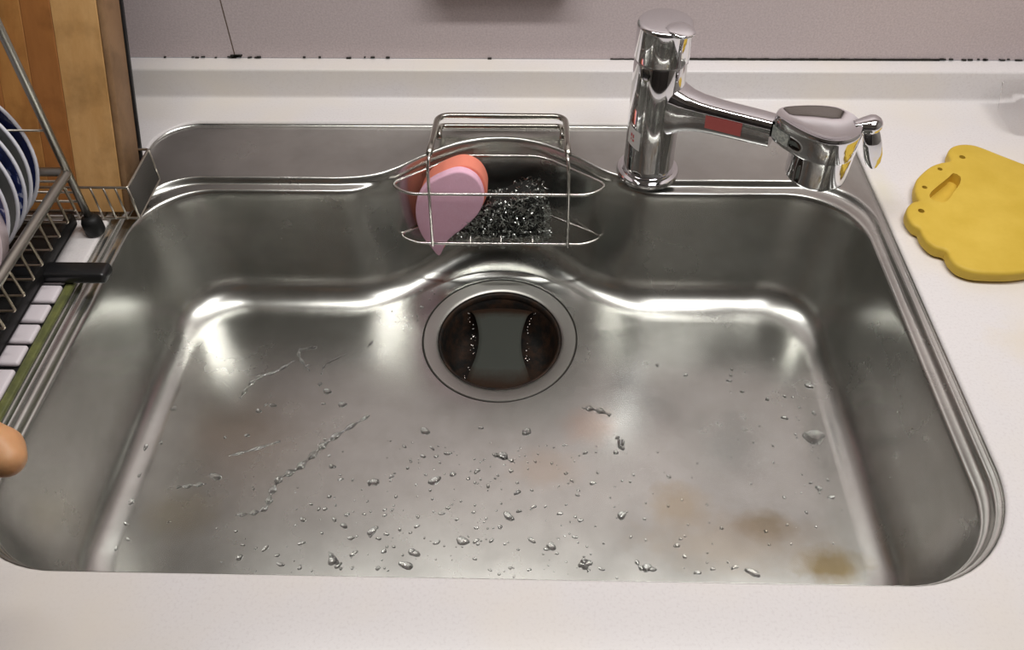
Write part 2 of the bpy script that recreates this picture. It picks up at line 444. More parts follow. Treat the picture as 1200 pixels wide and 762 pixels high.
for k in range(44):
    x = random.choice((random.uniform(-.5, -.2), random.uniform(-.5, .0), random.uniform(.49, .66), random.uniform(.49, .66)))
    strip(x, x+random.uniform(.0015, .006), .0413+random.uniform(0, .0015), random.uniform(.0008, .0019), 1)
for k in range(9): strip(-.376+random.uniform(-.008, .008), -.376+random.uniform(-.006, .010), .042+random.uniform(0, .003), .0014, 1)
under(tag(bm_obj('moldy_joint', bm, MOLD), 'thin black mouldy joint along the foot of the wall', kind='stuff'), wall)

# the rest of the room, outside the picture
RW = mat('room_wall', (.55, .52, .48), .7); RD = mat('room_cupboards', (.07, .062, .058), .4); RF_ = mat('room_floor', (.22, .14, .08), .4)
for nm, c_, s_2, mt in (('floor', (-.1, -.3, -.87), (3.3, 2.6, .04), RF_), ('ceiling', (-.1, -.3, 1.62), (3.3, 2.6, .04), RW), ('wall_left', (-1.72, -.3, .375), (.04, 2.6, 2.45), RW), ('wall_right', (1.52, -.3, .375), (.04, 2.6, 2.45), RW), ('wall_front', (-.1, -1.57, .375), (3.3, .04, 2.45), RW)):
    tag(box(nm, c_, s_2, mt), kind='structure')
cu = empty('cupboard', (-.1, -1.4, -.85), 'dark brown cupboard on the far side of the room, behind the camera', 'cupboard')
box('carcass', (-.1, -1.40, .0), (2.6, .28, 1.7), RD, cu)
for i in range(4): box('door', (-.1-.975+.65*i, -1.25, .0), (.64, .02, 1.68), RD, cu, bev=.003)
bu = empty('base_unit', (-.1, .57, -.85), 'pale kitchen base unit carrying the worktop, below the picture', 'base unit')
box('door', (-.1, .225, -.45), (2.79, .02, .78), RW, bu); box('side', (-1.49, .56, -.44), (.018, .65, .79), RW, bu); box('side', (1.29, .56, -.44), (.018, .65, .79), RW, bu)
# things above the frame: wall cabinet and an unseen box added to throw the soft wall shadow
CAB = mat('cabinet_white', (.62, .58, .54), .5); GREYBOX = mat('grey_box', (.35, .34, .32), .5)
cb = box('wall_cabinet', (.1, .82, 1.25), (2.2, .24, .6), CAB, bev=.004); tag(cb, 'pale wall cabinet above the picture, over the sink', 'cabinet')
th = empty('shadow_caster', (-.038, .935, .143), 'unseen grey box added above the picture edge to shade the wall', 'rack')
box('caster_box', (-.038, .9320, .1940), (.165, .0205, .11), GREYBOX, th, bev=.003)

# ------------------------------------------------------------ mixer tap
FX, FY = .1305, .777
tap = empty('kitchen_tap', (FX, FY, -.005), 'chrome single-lever kitchen tap with long arm standing on the rear steel deck', 'tap')
def at(V, x, y, z=0): return [(a+x, b+y, c+z) for a, b, c in V]
V, F = lathe([(.0350, -.0052), (.0350, -.0015), (.0340, .0005), (.0300, .0015), (.0296, .0030)], 64)
under(sm(mesh_obj('base_ring', at(V, FX, FY), F, CHROME), 40), tap)
V, F = lathe([(.0278, .0030), (.0284, .0045), (.0280, .012), (.0276, .030), (.0276, .1400), (.0270, .1412)], 64)
under(sm(mesh_obj('body', at(V, FX, FY), F, CHROME), 40), tap)
V, F = lathe([(.0262, .1400), (.0262, .1425), (.0280, .1430), (.0283, .1445), (.0280, .1785), (.0276, .1808), (.0262, .1822), (.0230, .1830), (.001, .1832)], 64)
cap = under(sm(mesh_obj('lever_cap', at(V, FX, FY), F, CHROME), 40), tap)
# shallow scoop and small lip of the lever, towards the front right
bm = bmesh.new()
def loft(name, secs, mt, parent, n=24, close=True, ang=60):
    V, F = [], []
    for s in secs: V += s
    for i in range(len(secs)-1):
        for k in range(n): F.append((i*n+k, i*n+(k+1) % n, (i+1)*n+(k+1) % n, (i+1)*n+k))
    if close: F.append(tuple(range(n))[::-1]); F.append(tuple((len(secs)-1)*n+k for k in range(n)))
    bmx = bmesh.new(); vs = [bmx.verts.new(v) for v in V]
    for f in F: bmx.faces.new([vs[i] for i in f])
    o = bm_obj(name, bmx, mt); sm(o, ang); under(o, parent); return o
def sec(c, side, upv, a, b, n=24, e=2.6):
    out = []
    for k in range(n):
        t = 2*math.pi*k/n; ct, st = math.cos(t), math.sin(t)
        out.append(Vector(c)+side*(a*abs(ct)**(2/e)*(1 if ct >= 0 else -1))+upv*(b*abs(st)**(2/e)*(1 if st >= 0 else -1)))
    return out
d1 = Vector((.55, -.83, 0)).normalized(); s1 = Vector((-d1.y, d1.x, 0)); uz = Vector((0, 0, 1))
secs = [sec(Vector((FX, FY, .1814))+d1*t, s1, uz, w, h) for t, w, h in ((.006, .006, .001), (.012, .0115, .0035), (.020, .0135, .0045), (.028, .0125, .0035), (.0335, .010, .0022), (.036, .006, .001))]
loft('lever_lip', secs, CHROME, cap)
cap_child = [o for o in bpy.data.objects if o.name.startswith('lever_lip')][0]
cap_child.matrix_parent_inverse = Matrix.Identity(4)
# arm
A0, A1 = Vector((FX, FY, .0870)), Vector((.2420, .7180, .0930))
ad = (A1-A0).normalized(); asd = Vector((-ad.y, ad.x, 0)).normalized(); aup = ad.cross(asd).normalized()
if aup.z < 0: aup = -aup
Lr = (A1-A0).length; secs = []
for t, a, b in ((.010, .0215, .0330), (.022, .0205, .0300), (.030, .0185, .0250), (.038, .0165, .0215), (.050, .0150, .0190), (.065, .0142, .0178), (.085, .0138, .0172), (.11, .0136, .0168), (Lr, .0134, .0162)):
    secs.append(sec(A0+ad*t, asd, aup, a, b, e=3.4))
arm = loft('arm', secs, CHROME, tap, ang=50)
# spray head: teardrop top with dished cap, cylinder below
HC = Vector((.2880, .6965, 0)); hd = (HC-A1); hd.z = 0; hl = hd.length; hd.normalize(); hs = Vector((-hd.y, hd.x, 0))
def tear(r, back, wb, z, n=48, dz=0.0):
    "round front of radius r, tapering back to the arm"
    out = []
    for k in range(n):
        t = 2*math.pi*k/n; ct, st = math.cos(t), math.sin(t)
        if ct >= 0: p = HC+hd*(r*ct)+hs*(r*st)
        else:
            u = -ct; wv = r*(1-u**2.2)+wb*u**2.2 if True else r
            p = HC-hd*(back*u**.8)+hs*(st*max(wv, 0) if u < .98 else st*wv)
            sgn_ = 1 if st >= 0 else -1
            p = HC-hd*(back*u)+hs*sgn_*((wb+(r-wb)*(1-u**1.5))*(abs(st)**.45))
        out.append(Vector((p.x, p.y, z+.010+dz*(-(p-HC).dot(hd)/back if ct < 0 else 0))))
    return out
TZ = .010
secs = [tear(.0285, .044, .0125, .0770), tear(.0305, .050, .0135, .0778), tear(.0312, .0515, .0142, .0800), tear(.0314, .052, .0148, .0960), tear(.0318, .052, .0150, .1030, dz=-.001), tear(.0316, .0515, .0146, .1060, dz=-.001),
        tear(.0300, .0500, .0130, .1078, dz=-.001), tear(.0280, .0485, .0115, .1072, dz=-.001), tear(.0215, .042, .008, .1028, dz=0), tear(.012, .024, .004, .1000, dz=0), tear(.004, .008, .0015, .0992)]
head = loft('spray_head', secs, CHROME, tap, n=48, ang=45)
V, F = lathe([(.0288, .0450), (.0299, .0462), (.0302, .0490), (.0308, .080), (.0308, .0950)], 64)
sp = mesh_obj('outlet', at(V, HC.x, HC.y, .010), F, CHROME); sm(sp, 40); sp.parent = head; sp.matrix_parent_inverse = head.matrix_parent_inverse.copy()
sp.matrix_parent_inverse = Matrix.Identity(4)
# switch lever at the right
KX = Vector((.3290, .6990, .1140))
lv = loft('switch_lever', [sec(HC+Vector((0, 0, .1105))+(KX-HC-Vector((0, 0, .1105)))*t, Vector((0, 1, 0)), uz, w, w*.8, e=2) for t, w in ((.6, .0065), (.75, .0085), (.9, .0105), (1.0, .0115), (1.1, .0110), (1.2, .0080), (1.27, .003))], CHROME, tap)
pv_ = [(.3370, .6960, .1060, .0050), (.3385, .6925, .0990, .0085), (.3420, .6900, .0880, .0095), (.3455, .6885, .0760, .0092), (.3478, .6880, .0680, .0075), (.3488, .6878, .0640, .0040)]
pd = loft('lever_paddle', [sec((x, y, z), Vector((.95, .1, .2)).normalized(), Vector((0, 1, .2)).normalized(), w, .0036, e=2.2) for x, y, z, w in [(a_-.0095, b_-.001, c_+.009, d_) for a_, b_, c_, d_ in pv_]], CHROME, tap)
# stickers, and a red reflection painted on the arm
STK = mat('sticker_white', (.80, .78, .76), .5); STG = mat('sticker_grey', (.50, .52, .48), .45); REDREFL = mat('red_reflection', (.55, .12, .11), .35); INK = mat('red_ink', (.70, .16, .16), .6)
link(STG, ramp(STG, noise(STG, 320, 4, .7), [(.4, (.30, .32, .30)), (.6, (.62, .63, .58))]), 'Base Color')
def cylpatch(name, a0, a1, z0, z1, sk, mt, r=.0280):
    V, F = [], []; n = 10
    for j, z in enumerate((z0, z1)):
        for i in range(n+1):
            t = i/n; a = R(a0+(a1-a0)*t); V.append((FX+r*math.cos(a), FY+r*math.sin(a), z+sk*t))
    for i in range(n): F.append((i, i+1, n+2+i, n+1+i))
    return under(mesh_obj(name, V, F, mt), tap)
tag(cylpatch('decal', 197, 236, .0430, .0660, -.004, STK, .02785), 'small white sticker with red print on the tap body')
for (a0, z0, w, h) in ((208, .0535, 5, .004), (215, .0525, 4, .0045), (209, .0490, 3, .003), (214, .0478, 6, .0028)):
    cylpatch('print', a0, a0+w, z0, z0+h, 0, INK, .02795)
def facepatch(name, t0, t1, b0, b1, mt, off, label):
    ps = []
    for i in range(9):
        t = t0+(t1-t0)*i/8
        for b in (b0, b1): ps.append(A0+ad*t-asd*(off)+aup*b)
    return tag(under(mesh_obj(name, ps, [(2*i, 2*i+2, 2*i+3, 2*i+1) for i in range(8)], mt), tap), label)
facepatch('decal', .060, .098, -.0065, .0085, REDREFL, .0146, 'red reflection painted on as a flat sticker along the front of the tap arm')  # flat red patch standing in for a reflection in the chrome
V = []
for (t, o_) in ((0, 0), (1, 0)):
    pass
lo = tear(.0318, .0522, .0151, .0830); hi = tear(.0320, .0524, .0153, .0965); ks = [26, 27, 28, 29, 30, 31]
ps = [p-hs*.0005 for k in ks for p in (lo[k], hi[k])]
o = mesh_obj('decal', ps, [(2*i, 2*i+2, 2*i+3, 2*i+1) for i in range(5)], STG); under(o, tap); tag(o, 'pale grey worn sticker where the arm meets the spray head')

# ------------------------------------------------------------ sponge rack
rk = empty('sponge_rack', (-.039, .80, .0), 'two-tier steel wire sponge rack hooked over the rear bulge of the sink', 'rack')
def ringpts(z, x0, x1, xb0, xb1, yf, yb, yc):
    return rounded([(x0, yf, z), (x1, yf, z), (x1+.022, yc, z), (xb1, yb, z), (xb0, yb, z), (x0-.022, yc, z)], .018, True, 5)
tube('upper_ring', [ringpts(-.0180, -.143, .065, -.088, .011, .748, .8205, .7655)], .0019, WIRE, rk, closed=True)
tube('lower_ring', [ringpts(-.0955, -.141, .064, -.080, .004, .7495, .812, .7640)], .0018, WIRE, rk, closed=True)
for x, b in ((-.1165, -.0995), (.0395, .0235)):
    tube('upright', [rounded([(x-.003*(1 if x < 0 else -1), .7465, -.0970), (x, .7465, .0200), (x+.002*(1 if x < 0 else -1), .760, .0320)], .012)], .0018, WIRE, rk)
tube('hanger', [rounded([(-.1150, .758, .0310), (-.1145, .800, .0255), (-.1135, .8480, .0205), (.0375, .8470, .0205), (.0385, .800, .0255), (.0385, .758, .0310)], .016, k=8)], .0036, HNG, rk, n=10)
tube('foot_bar', [rounded([(-.1110, .8235, .0040), (-.1115, .8340, .0110), (-.1105, .8480, .0055), (.0335, .8480, .0055), (.0345, .8340, .0110), (.0340, .8235, .0040)], .010, k=5)], .0034, HNG, rk, n=10)
for x in (-.075, -.038, 0.0):
    tube('floor_wire', [[(x, .7500, -.0970), (x, .811, -.0970)]], .0013, WIRE, rk)
# ------------------------------------------------------------ sponge (teardrop, two layers)
PINK = mat('pink_sponge', (.80, .42, .53), .85, spec=.2); CORAL = mat('coral_sponge', (.95, .30, .21), .8, spec=.2)
for m_, s_ in ((PINK, 500), (CORAL, 260)): bump(m_, noise(m_, s_, 3, .6), .35, .0008)
link(PINK, ramp(PINK, noise(PINK, 90, 4, .7), [(.3, (.93, .54, .69)), (.7, (.97, .60, .76))]), 'Base Color')
spt = [(-.082, .004), (-.103, -.003), (-.122, -.017), (-.135, -.040), (-.1385, -.068), (-.134, -.094), (-.125, -.112), (-.1150, -.128), (-.1050, -.106), (-.095, -.094), (-.078, -.077), (-.063, -.057), (-.0565, -.032), (-.064, -.007)]
spt = catmull(spt[::-1], 5)
tilt = R(6)
def spl(name, y0, y1, sc, mt, parent, dx=0):
    cxs, czs = -.097, -.05
    lp = [((x-cxs)*sc+cxs+dx, (z-czs)*sc+czs) for x, z in spt]
    M = Matrix(((1, 0, 0, 0), (0, -math.sin(tilt)*0, -1, 0), (0, 1, 0, 0), (0, 0, 0, 1)))
    M = Matrix(((1, 0, 0, 0), (0, 0, -1, 0), (0, 1, 0, 0), (0, 0, 0, 1)))
    return prism(name, [lp], -y1, -y0, mt, parent, bev=.0022, M=M)
sg = empty('sponge', (-.097, .775, -.12), 'teardrop sponge with pink front and coral back, left in the wire rack', 'sponge')
spl('pink_layer', .7610, .7730, 1.0, PINK, sg)
spl('coral_layer', .7728, .7960, 1.0, CORAL, sg, .0035)
# ------------------------------------------------------------ metal scourer
SCR = mat('scourer', (.48, .50, .47), .28, 1); SCC = mat('scourer_core', (.010, .011, .010), .5)
sc = empty('scourer', (-.03, .785, -.10), 'black glittering metal-mesh scourer, slumped in the rack right of the sponge', 'scourer')
prof2 = catmull([(-.098, -.104), (-.088, -.080), (-.070, -.066), (-.055, -.050), (-.035, -.044), (-.018, -.035), (.000, -.030), (.014, -.040), (.020, -.060), (.022, -.085), (.018, -.105), (-.03, -.112)][::-1], 4)
M = Matrix(((1, 0, 0, 0), (0, 0, -1, 0), (0, 1, 0, 0), (0, 0, 0, 1)))
prism('core', [[((x+.035)*.86-.035, (z+.080)*.86-.080) for x, z in prof2]], -.806, -.768, SCC, sc, bev=.008, M=M)
def inside(x, z):
    c = False; n = len(prof2)
    for i in range(n):
        x1_, z1_ = prof2[i]; x2_, z2_ = prof2[i-1]
        if (z1_ > z) != (z2_ > z) and x < (x2_-x1_)*(z-z1_)/(z2_-z1_)+x1_: c = not c
    return c
V, F = [], []; cnt = 0
while cnt < 2000:
    x, z = random.uniform(-.1, .025), random.uniform(-.112, -.03)
    if not inside(x, z): continue
    cnt += 1; y = random.choice((.7610, .764, .767, .770, .775, .785, .795)) + random.uniform(-.0015, .003)
    r = random.uniform(.0016, .0034); ax = Vector((random.gauss(0, 1), random.gauss(0, 1), random.gauss(0, 1))).normalized()
    q = ax.to_track_quat('Z', 'Y'); b = len(V); w = .0005; nn = 7; st = random.uniform(0, 6)
    for i in range(nn+1):
        a = st+4.2*i/nn; o_ = Vector((math.cos(a)*r, math.sin(a)*r, .0012*i/nn))
        for d in (-w, w): V.append(Vector((x, y, z))+q @ (o_+Vector((0, 0, d))))
    for i in range(nn): F.append((b+2*i, b+2*i+1, b+2*i+3, b+2*i+2))
under(tag(mesh_obj('mesh_curls', V, F, SCR, smooth=False), kind='stuff'), sc)

# ------------------------------------------------------------ yellow soap dish
YEL = mat('yellow_foam', (.74, .52, .055), .55, spec=.35, Subsurface_Weight=.0)
link(YEL, ramp(YEL, noise(YEL, 25, 4, .6), [(.35, (.64, .43, .05)), (.7, (.72, .50, .075))]), 'Base Color'); bump(YEL, noise(YEL, 180, 3), .15, .0008)
YD = mat('yellow_dark', (.34, .20, .025), .6)
yo = [(.3885, .6790), (.3925, .6920), (.4010, .7015), (.4085, .7040), (.4080, .7120), (.4110, .7250), (.4170, .7390), (.4260, .7500), (.4400, .7630), (.4530, .7700), (.4650, .7740), (.4675, .7880), (.4740, .7980), (.4850, .8040), (.4980, .8040), (.5080, .7990),
      (.5230, .7860), (.5420, .7700), (.5600, .7560), (.5720, .7380), (.5760, .7150), (.5700, .6900), (.5560, .6700), (.5450, .6500), (.5350, .6250), (.5150, .6080), (.4900, .6000), (.4650, .5950), (.4450, .5945), (.4270, .5965), (.4150, .6040), (.4110, .6160), (.4110, .6265), (.4030, .6300), (.3970, .6380), (.3945, .6500), (.3950, .6590), (.3900, .6650)]
yo = catmull(yo[::-1], 3)
slot = [(.4655, .7440), (.4600, .7500), (.4540, .7440), (.4420, .7330), (.4260, .7180), (.4210, .7080), (.4270, .7010), (.4370, .7020), (.4500, .7180), (.4610, .7320)]
yd = prism('soap_dish', [yo, (catmull(slot, 2), .012), (circ(.480, .779, .0034, 10), .012), (circ(.448, .757, .0028, 10), .012), (circ(.421, .725, .0028, 10), .012), (circ(.405, .686, .0034, 10), .012)], .0005, .0155, YEL, bev=.0035)
tag(yd, 'yellow foam dish with wavy outline, slot and four small holes, on the right worktop', 'dish')

# ------------------------------------------------------------ clear container at the right edge
CLEAR = mat('clear_film', (.97, .965, .96), .05, Transmission_Weight=1.0, IOR=1.05)
cp = empty('clear_pouch', (.63, .86, 0), 'clear plastic box with grey print at the right picture edge behind the dish', 'container')
secs = [[(x, y, z) for x, y in rounded_rect] for z, rounded_rect in [(z_, [(p.x, p.y) for p in rounded([(.566+s_, .842+s_*.5, 0), (.70, .842+s_*.5, 0), (.70, .895, 0), (.566+s_, .895, 0)], .008, True, 3)]) for z_, s_ in ((.001, 0), (.010, -.002), (.042, -.010), (.0435, -.009))]]
loft('shell', secs, CLEAR, cp, n=len(secs[0]))
PEACH = mat('peach_plastic', (.75, .42, .30), .5)
INKG = mat('grey_ink', (.14, .12, .12), .6)
box('peach_insert', (.640, .866, .010), (.075, .02, .014), PEACH, cp, bev=.003)
tube('print', [[(.5765, .8340, .037), (.5800, .8345, .034), (.5835, .8350, .029), (.5880, .8352, .025), (.592, .8350, .022)], [(.583, .8345, .031), (.588, .8345, .033)]], .0012, INKG, cp)

# ------------------------------------------------------------ chopping boards in the rack pocket
lean = R(27.0); nb_ = Vector((0, -math.cos(lean), math.sin(lean))); ub = Vector((0, math.sin(lean), math.cos(lean)))
def woodmat(name, a, b, seed):
    m = mat(name, a, .5, spec=.3)
    f = noise(m, 22, 6, .7, vec=(2.2, .5, .5), seed=seed); g = noise(m, 22, 4, .6, seed=seed+2)
    c = ramp(m, f, [(.3, b), (.65, a)]); c = mix(m, ramp(m, g, [(.48, (0, 0, 0)), (.8, (.8, .8, .8))]), c, tuple(q*.5 for q in b))
    link(m, c, 'Base Color'); bump(m, f, .1, .001); return m
W1 = woodmat('beech_light', (.60, .355, .15), (.50, .27, .095), 1); W2 = woodmat('beech_brown', (.36, .145, .042), (.28, .11, .032), 3); W3 = woodmat('beech_mid', (.45, .22, .065), (.36, .15, .042), 6)
WS = woodmat('beech_side', (.32, .19, .10), (.25, .14, .07), 9)
cbd = empty('chopping_board', (-.55, .70, .006), 'thick laminated wooden chopping board leaning upright in the rack pocket', 'chopping board')
P0 = Vector((0, .6845, .006)); Hb, Tb = .43, .037
rotb = Matrix((Vector((1, 0, 0)), -nb_, ub)).transposed()
x1 = -.4305
box('edge_strip', P0+Vector((x1-.0035, 0, 0))-nb_*(Tb/2)+ub*(Hb/2), (.007, Tb, Hb), WS, cbd, bev=.0022, rot=rotb)
x = x1-.0072
for w, mt in ((.047, W1), (.031, W2), (.033, W3), (.040, W2), (.046, W1), (.05, W3)):
    box('strip', P0+Vector((x-w/2, 0, 0))-nb_*(Tb/2)+ub*(Hb/2), (w-.0003, Tb-.0002, Hb), mt, cbd, bev=.0006, rot=rotb, seg=1)
    x -= w
P1 = P0-nb_*(Tb+.0035)
bb = box('chopping_board', P1+Vector((x1-.11, 0, 0))+ub*(Hb*.5)+Vector((.0015, 0, 0)), (.22, .005, Hb), BLACK, bev=.0015, rot=rotb)
tag(bb, 'thin black chopping board, only its edge showing behind the wooden one', 'chopping board')

# ------------------------------------------------------------ dish drainer
dr = empty('dish_drainer', (-.62, .50, 0), 'steel wire dish drainer with black feet and tray, left of the sink', 'dish drainer')
RX, RY = -.4625, .661
tube('rail', [rounded([(-.80, RY, .079), (RX, RY, .079), (RX, .12, .079), (-.80, .12, .079)], .006)], .0048, RAIL, dr, n=10)
tube('post', [[(RX, RY, .014), (RX, RY, .30), (RX, RY-.01, .34)]], .0040, RAIL, dr, n=10)
V, F = lathe([(.0092, .0005), (.0103, .003), (.0103, .015), (.0085, .020), (.005, .022)], 24)
under(mesh_obj('foot', at(V, RX+.002, RY-.002), F, RUBBER), dr)
for k in range(9):      # hairpin side wires, their feet turning in under the basket
    y = .650-k*.0400
    tube('side_wire', [rounded([(-.60, y-.001, .036), (RX-.0015, y-.001, .039), (RX-.0035, y, .0695), (RX-.0035, y-.0175, .0690), (RX-.0015, y-.0200, .039), (-.60, y-.0200, .036)], .0025, k=3)], .0014, GOLDW, dr, n=6)
for z in (.066, .052, .040): tube('back_wire', [[(RX, RY+.001, z), (-.80, RY+.001, z)]], .0014, OLDWIRE, dr, n=6)
tube('back_wire', [[(RX, RY+.001, .128), (-.80, RY+.001, .128)]], .0012, OLDWIRE, dr, n=6)
# black tray below
box('tray', (-.642, .385, .0130), (.333, .552, .007), RUBBER, dr, bev=.004)
box('tray_rim', (-.4795, .385, .0195), (.008, .552, .014), RUBBER, dr, bev=.003)
# black support arm over the sink edge
bh = box('support_arm', (-.470, .5860, .0125), (.108, .021, .013), BLACK, dr, bev=.004, seg=3); 
# pocket for the boards
PX0, PX1, PY0, PY1, PZ0, PZ1 = -.4920, -.4200, .6790, .7450, .0030, .0445
tube('pocket_wire', [rounded([(PX0, PY0, PZ1), (PX1, PY0, PZ1), (PX1, PY1, PZ1), (-.62, PY1, PZ1), (-.62, PY0, PZ1)], .002, True, 3)], .0015, OLDWIRE, dr, n=6, closed=True)
tube('pocket_wire', [rounded([(PX0, PY0, PZ0), (PX1, PY0, PZ0), (PX1, PY1, PZ0), (-.62, PY1, PZ0), (-.62, PY0, PZ0)], .002, True, 3)], .0014, OLDWIRE, dr, n=6, closed=True)
for x in (-.4845, -.4720, -.4585, -.4450, -.4325): tube('pocket_wire', [[(x, PY0-.001, PZ1), (x, PY0-.001, PZ0), (x, PY1, PZ0)]], .0011, OLDWIRE, dr, n=6)
tube('pocket_wire', [[(PX1, PY0, PZ1), (PX1, PY0, PZ0)]], .0014, OLDWIRE, dr, n=6); tube('pocket_wire', [[(PX1, PY1, PZ1), (PX1, PY1, PZ0)]], .0014, OLDWIRE, dr, n=6)
# fine mesh side of the pocket
V, F = [], []
def bar(a, b, r):
    v, f = sweep([[a, b]], r, 4); k = len(V); V.extend(v); F.extend([tuple(i+k for i in q) for q in f])
for i in range(1, 34): y = PY0+(PY1-PY0)*i/34; bar((PX1, y, PZ0), (PX1, y, PZ1), .00055)
for i in range(1, 22): z = PZ0+(PZ1-PZ0)*i/22; bar((PX1, PY0, z), (PX1, PY1, z), .00055)
under(tag(mesh_obj('pocket_mesh', V, F, MESHM), 'fine grey wire mesh closing the side of the pocket', kind='stuff'), dr)

# ------------------------------------------------------------ white slatted mat with green edge under the drainer
MATW = mat('mat_white', (.78, .72, .76), .5); GRN = mat('mat_green', (.22, .27, .06), .45)
link(GRN, ramp(GRN, noise(GRN, 60, 4, .7), [(.35, (.09, .10, .035)), (.7, (.19, .20, .06))]), 'Base Color')
dm = empty('draining_mat', (-.47, .50, .0), 'ribbed white draining mat with green border, sticking out beside the sink', 'mat')
box('mat_base', (-.505, .4120, .0020), (.094, .390, .0030), RUBBER, dm, bev=.001)
box('border', (-.4545, .4120, .0030), (.0085, .390, .0050), GRN, dm, bev=.0018)
ys = [.5990, .5745, .5490, .5235, .4980, .4720, .430, .385, .34]
for i, y in enumerate(ys[:-1]):
    y2 = ys[i+1]; hgt = (y-y2)-.0035-(.004 if i == 5 else 0)
    box('rib', (-.4790+.0005*(i % 2), (y+y2)/2, .0062), (.040, hgt, .0060), MATW, dm, bev=.0026, seg=3)

# ------------------------------------------------------------ plates
NAVY = mat('navy_glaze', (.012, .018, .085), .18); WHT = mat('white_glaze', (.72, .72, .78), .2); OLV = mat('grey_glaze', (.16, .165, .155), .25)
PAT = mat('patterned_glaze', (.05, .06, .2), .2)
link(PAT, ramp(PAT, noise(PAT, 110, 2, .5), [(.42, (.012, .02, .10)), (.55, (.03, .05, .2)), (.60, (.45, .47, .6))]), 'Base Color')
def plate(y, x, z, r, lean_, inner, label):
    e = empty('plate', (x, y, z-r), label, 'plate', 'dishes standing in the drainer')
    Mx = Matrix.Translation((x, y, z)) @ Matrix.Rotation(R(90)-lean_, 4, 'X')
    V, F = lathe([(.001, -.014), (r*.55, -.013), (r*.62, -.010), (r*.80, -.005), (r*.955, .0005)], 64, True, False)
    b = mesh_obj('well', [Mx @ Vector(v) for v in V], F, inner); under(b, e)
    V, F = lathe([(r*.955, .0005), (r*.975, .0016), (r*.992, .0016), (r, 0), (r*.99, -.0016), (r*.80, -.009), (r*.62, -.015), (r*.55, -.018), (.001, -.018)], 64, False, True)
    b = mesh_obj('rim', [Mx @ Vector(v) for v in V], F, WHT); under(b, e)
ln = R(14)
plate(.656, -.564, .100, .0810, ln, NAVY, 'white-rimmed dark navy plate, rearmost of the dishes in the drainer')
plate(.640, -.563, .099, .0800, ln, OLV, 'white-rimmed plain grey-green plate, second from the rear in the drainer')
plate(.624, -.561, .098, .0790, ln, PAT, 'blue patterned plate with white rim, third from the rear in the drainer')
plate(.607, -.560, .097, .0780, ln, OLV, 'white-rimmed plain grey plate, fourth from the rear in the drainer')
plate(.591, -.5615, .096, .0770, ln, PAT, 'blue patterned plate, frontmost of the plates, right behind the pinkish bowl')
# bowl
PNK = mat('pink_white_glaze', (.74, .62, .64), .25)
e = empty('bowl', (-.56, .565, .036), 'pinkish white bowl on its side in the drainer, in front of the plates', 'bowl')
Mx = Matrix.Translation((-.545, .560, .078)) @ Matrix.Rotation(R(62), 4, 'X') @ Matrix.Rotation(R(0), 4, 'Y')
V, F = lathe([(.062, 0), (.060, .0015), (.058, 0), (.050, -.022), (.034, -.038), (.018, -.042), (.001, -.043)], 48, False, True)
under(mesh_obj('bowl_wall', [Mx @ Vector(v) for v in V], F, PNK), e)
V, F = lathe([(.001, -.047), (.020, -.047), (.037, -.042), (.054, -.024), (.062, 0)], 48, True, False)
under(mesh_obj('bowl_back', [Mx @ Vector(v) for v in V], F, PNK), e)

# ------------------------------------------------------------ hand at the left edge
SKIN = mat('skin', (.58, .30, .15), .45, Subsurface_Weight=.25, Subsurface_Radius=(.012, .004, .002), Subsurface_Scale=.5)
link(SKIN, ramp(SKIN, noise(SKIN, 22, 4, .6), [(.35, (.55, .27, .12)), (.7, (.64, .35, .17))]), 'Base Color'); bump(SKIN, noise(SKIN, 400, 3, .6), .2, .0006)
NAIL = mat('nail', (.72, .42, .32), .25)
bm = bmesh.new()
def blob(p, r):
    q = bmesh.ops.create_icosphere(bm, subdivisions=2, radius=r)['verts']
    for v in q: v.co += p
def chain(ps):
    for (a, ra), (b, rb) in zip(ps, ps[1:]):
        a, b = Vector(a), Vector(b); k = max(2, int((b-a).length/(min(ra, rb)*.35)))
        for i in range(k+1): t = i/k; blob(a+(b-a)*t, ra+(rb-ra)*t)
T = Vector((-.2905, .2600, .200))
D = Vector
chain([(T+D((.004, -.006, 0)), .0105), (T+D((-.004, -.001, 0)), .0150), (T+D((-.018, .001, .001)), .0180), (T+D((-.034, .000, .004)), .0170), (T+D((-.055, -.008, .010)), .0145), (T+D((-.085, -.030, .010)), .019)])       # thumb in view
chain([(T+D((-.085, -.030, .010)), .022), (T+D((-.100, -.020, .008)), .024), (T+D((-.120, -.050, .006)), .026), (T+D((-.160, -.110, -.01)), .027), (T+D((-.21, -.20, -.03)), .030)])
for off, ln_, rr_ in ((D((-.096, .010, .004)), .9, .0105), (D((-.108, .004, -.010)), 1.0, .0108), (D((-.118, -.006, -.024)), .93, .0100), (D((-.125, -.016, -.038)), .75, .0088)):
    a = T+off; chain([(a, rr_*1.5), (a+D((.018, .036, -.002))*ln_, rr_*1.15), (a+D((.032, .048, -.022))*ln_, rr_), (a+D((.030, .046, -.042))*ln_, rr_*.9)])
chain([(T+D((-.096, -.012, .002)), .019), (T+D((-.126, -.038, -.030)), .019)])
hand = bm_obj('person', bm, SKIN, smooth=True); tag(hand, 'bare hand reaching in from the left, only a fingertip inside the picture', 'person')
rm = hand.modifiers.new('remesh', 'REMESH'); rm.mode = 'VOXEL'; rm.voxel_size = .0016; rm.use_smooth_shade = True
s_ = hand.modifiers.new('smooth', 'SMOOTH'); s_.iterations = 10; s_.factor = .6

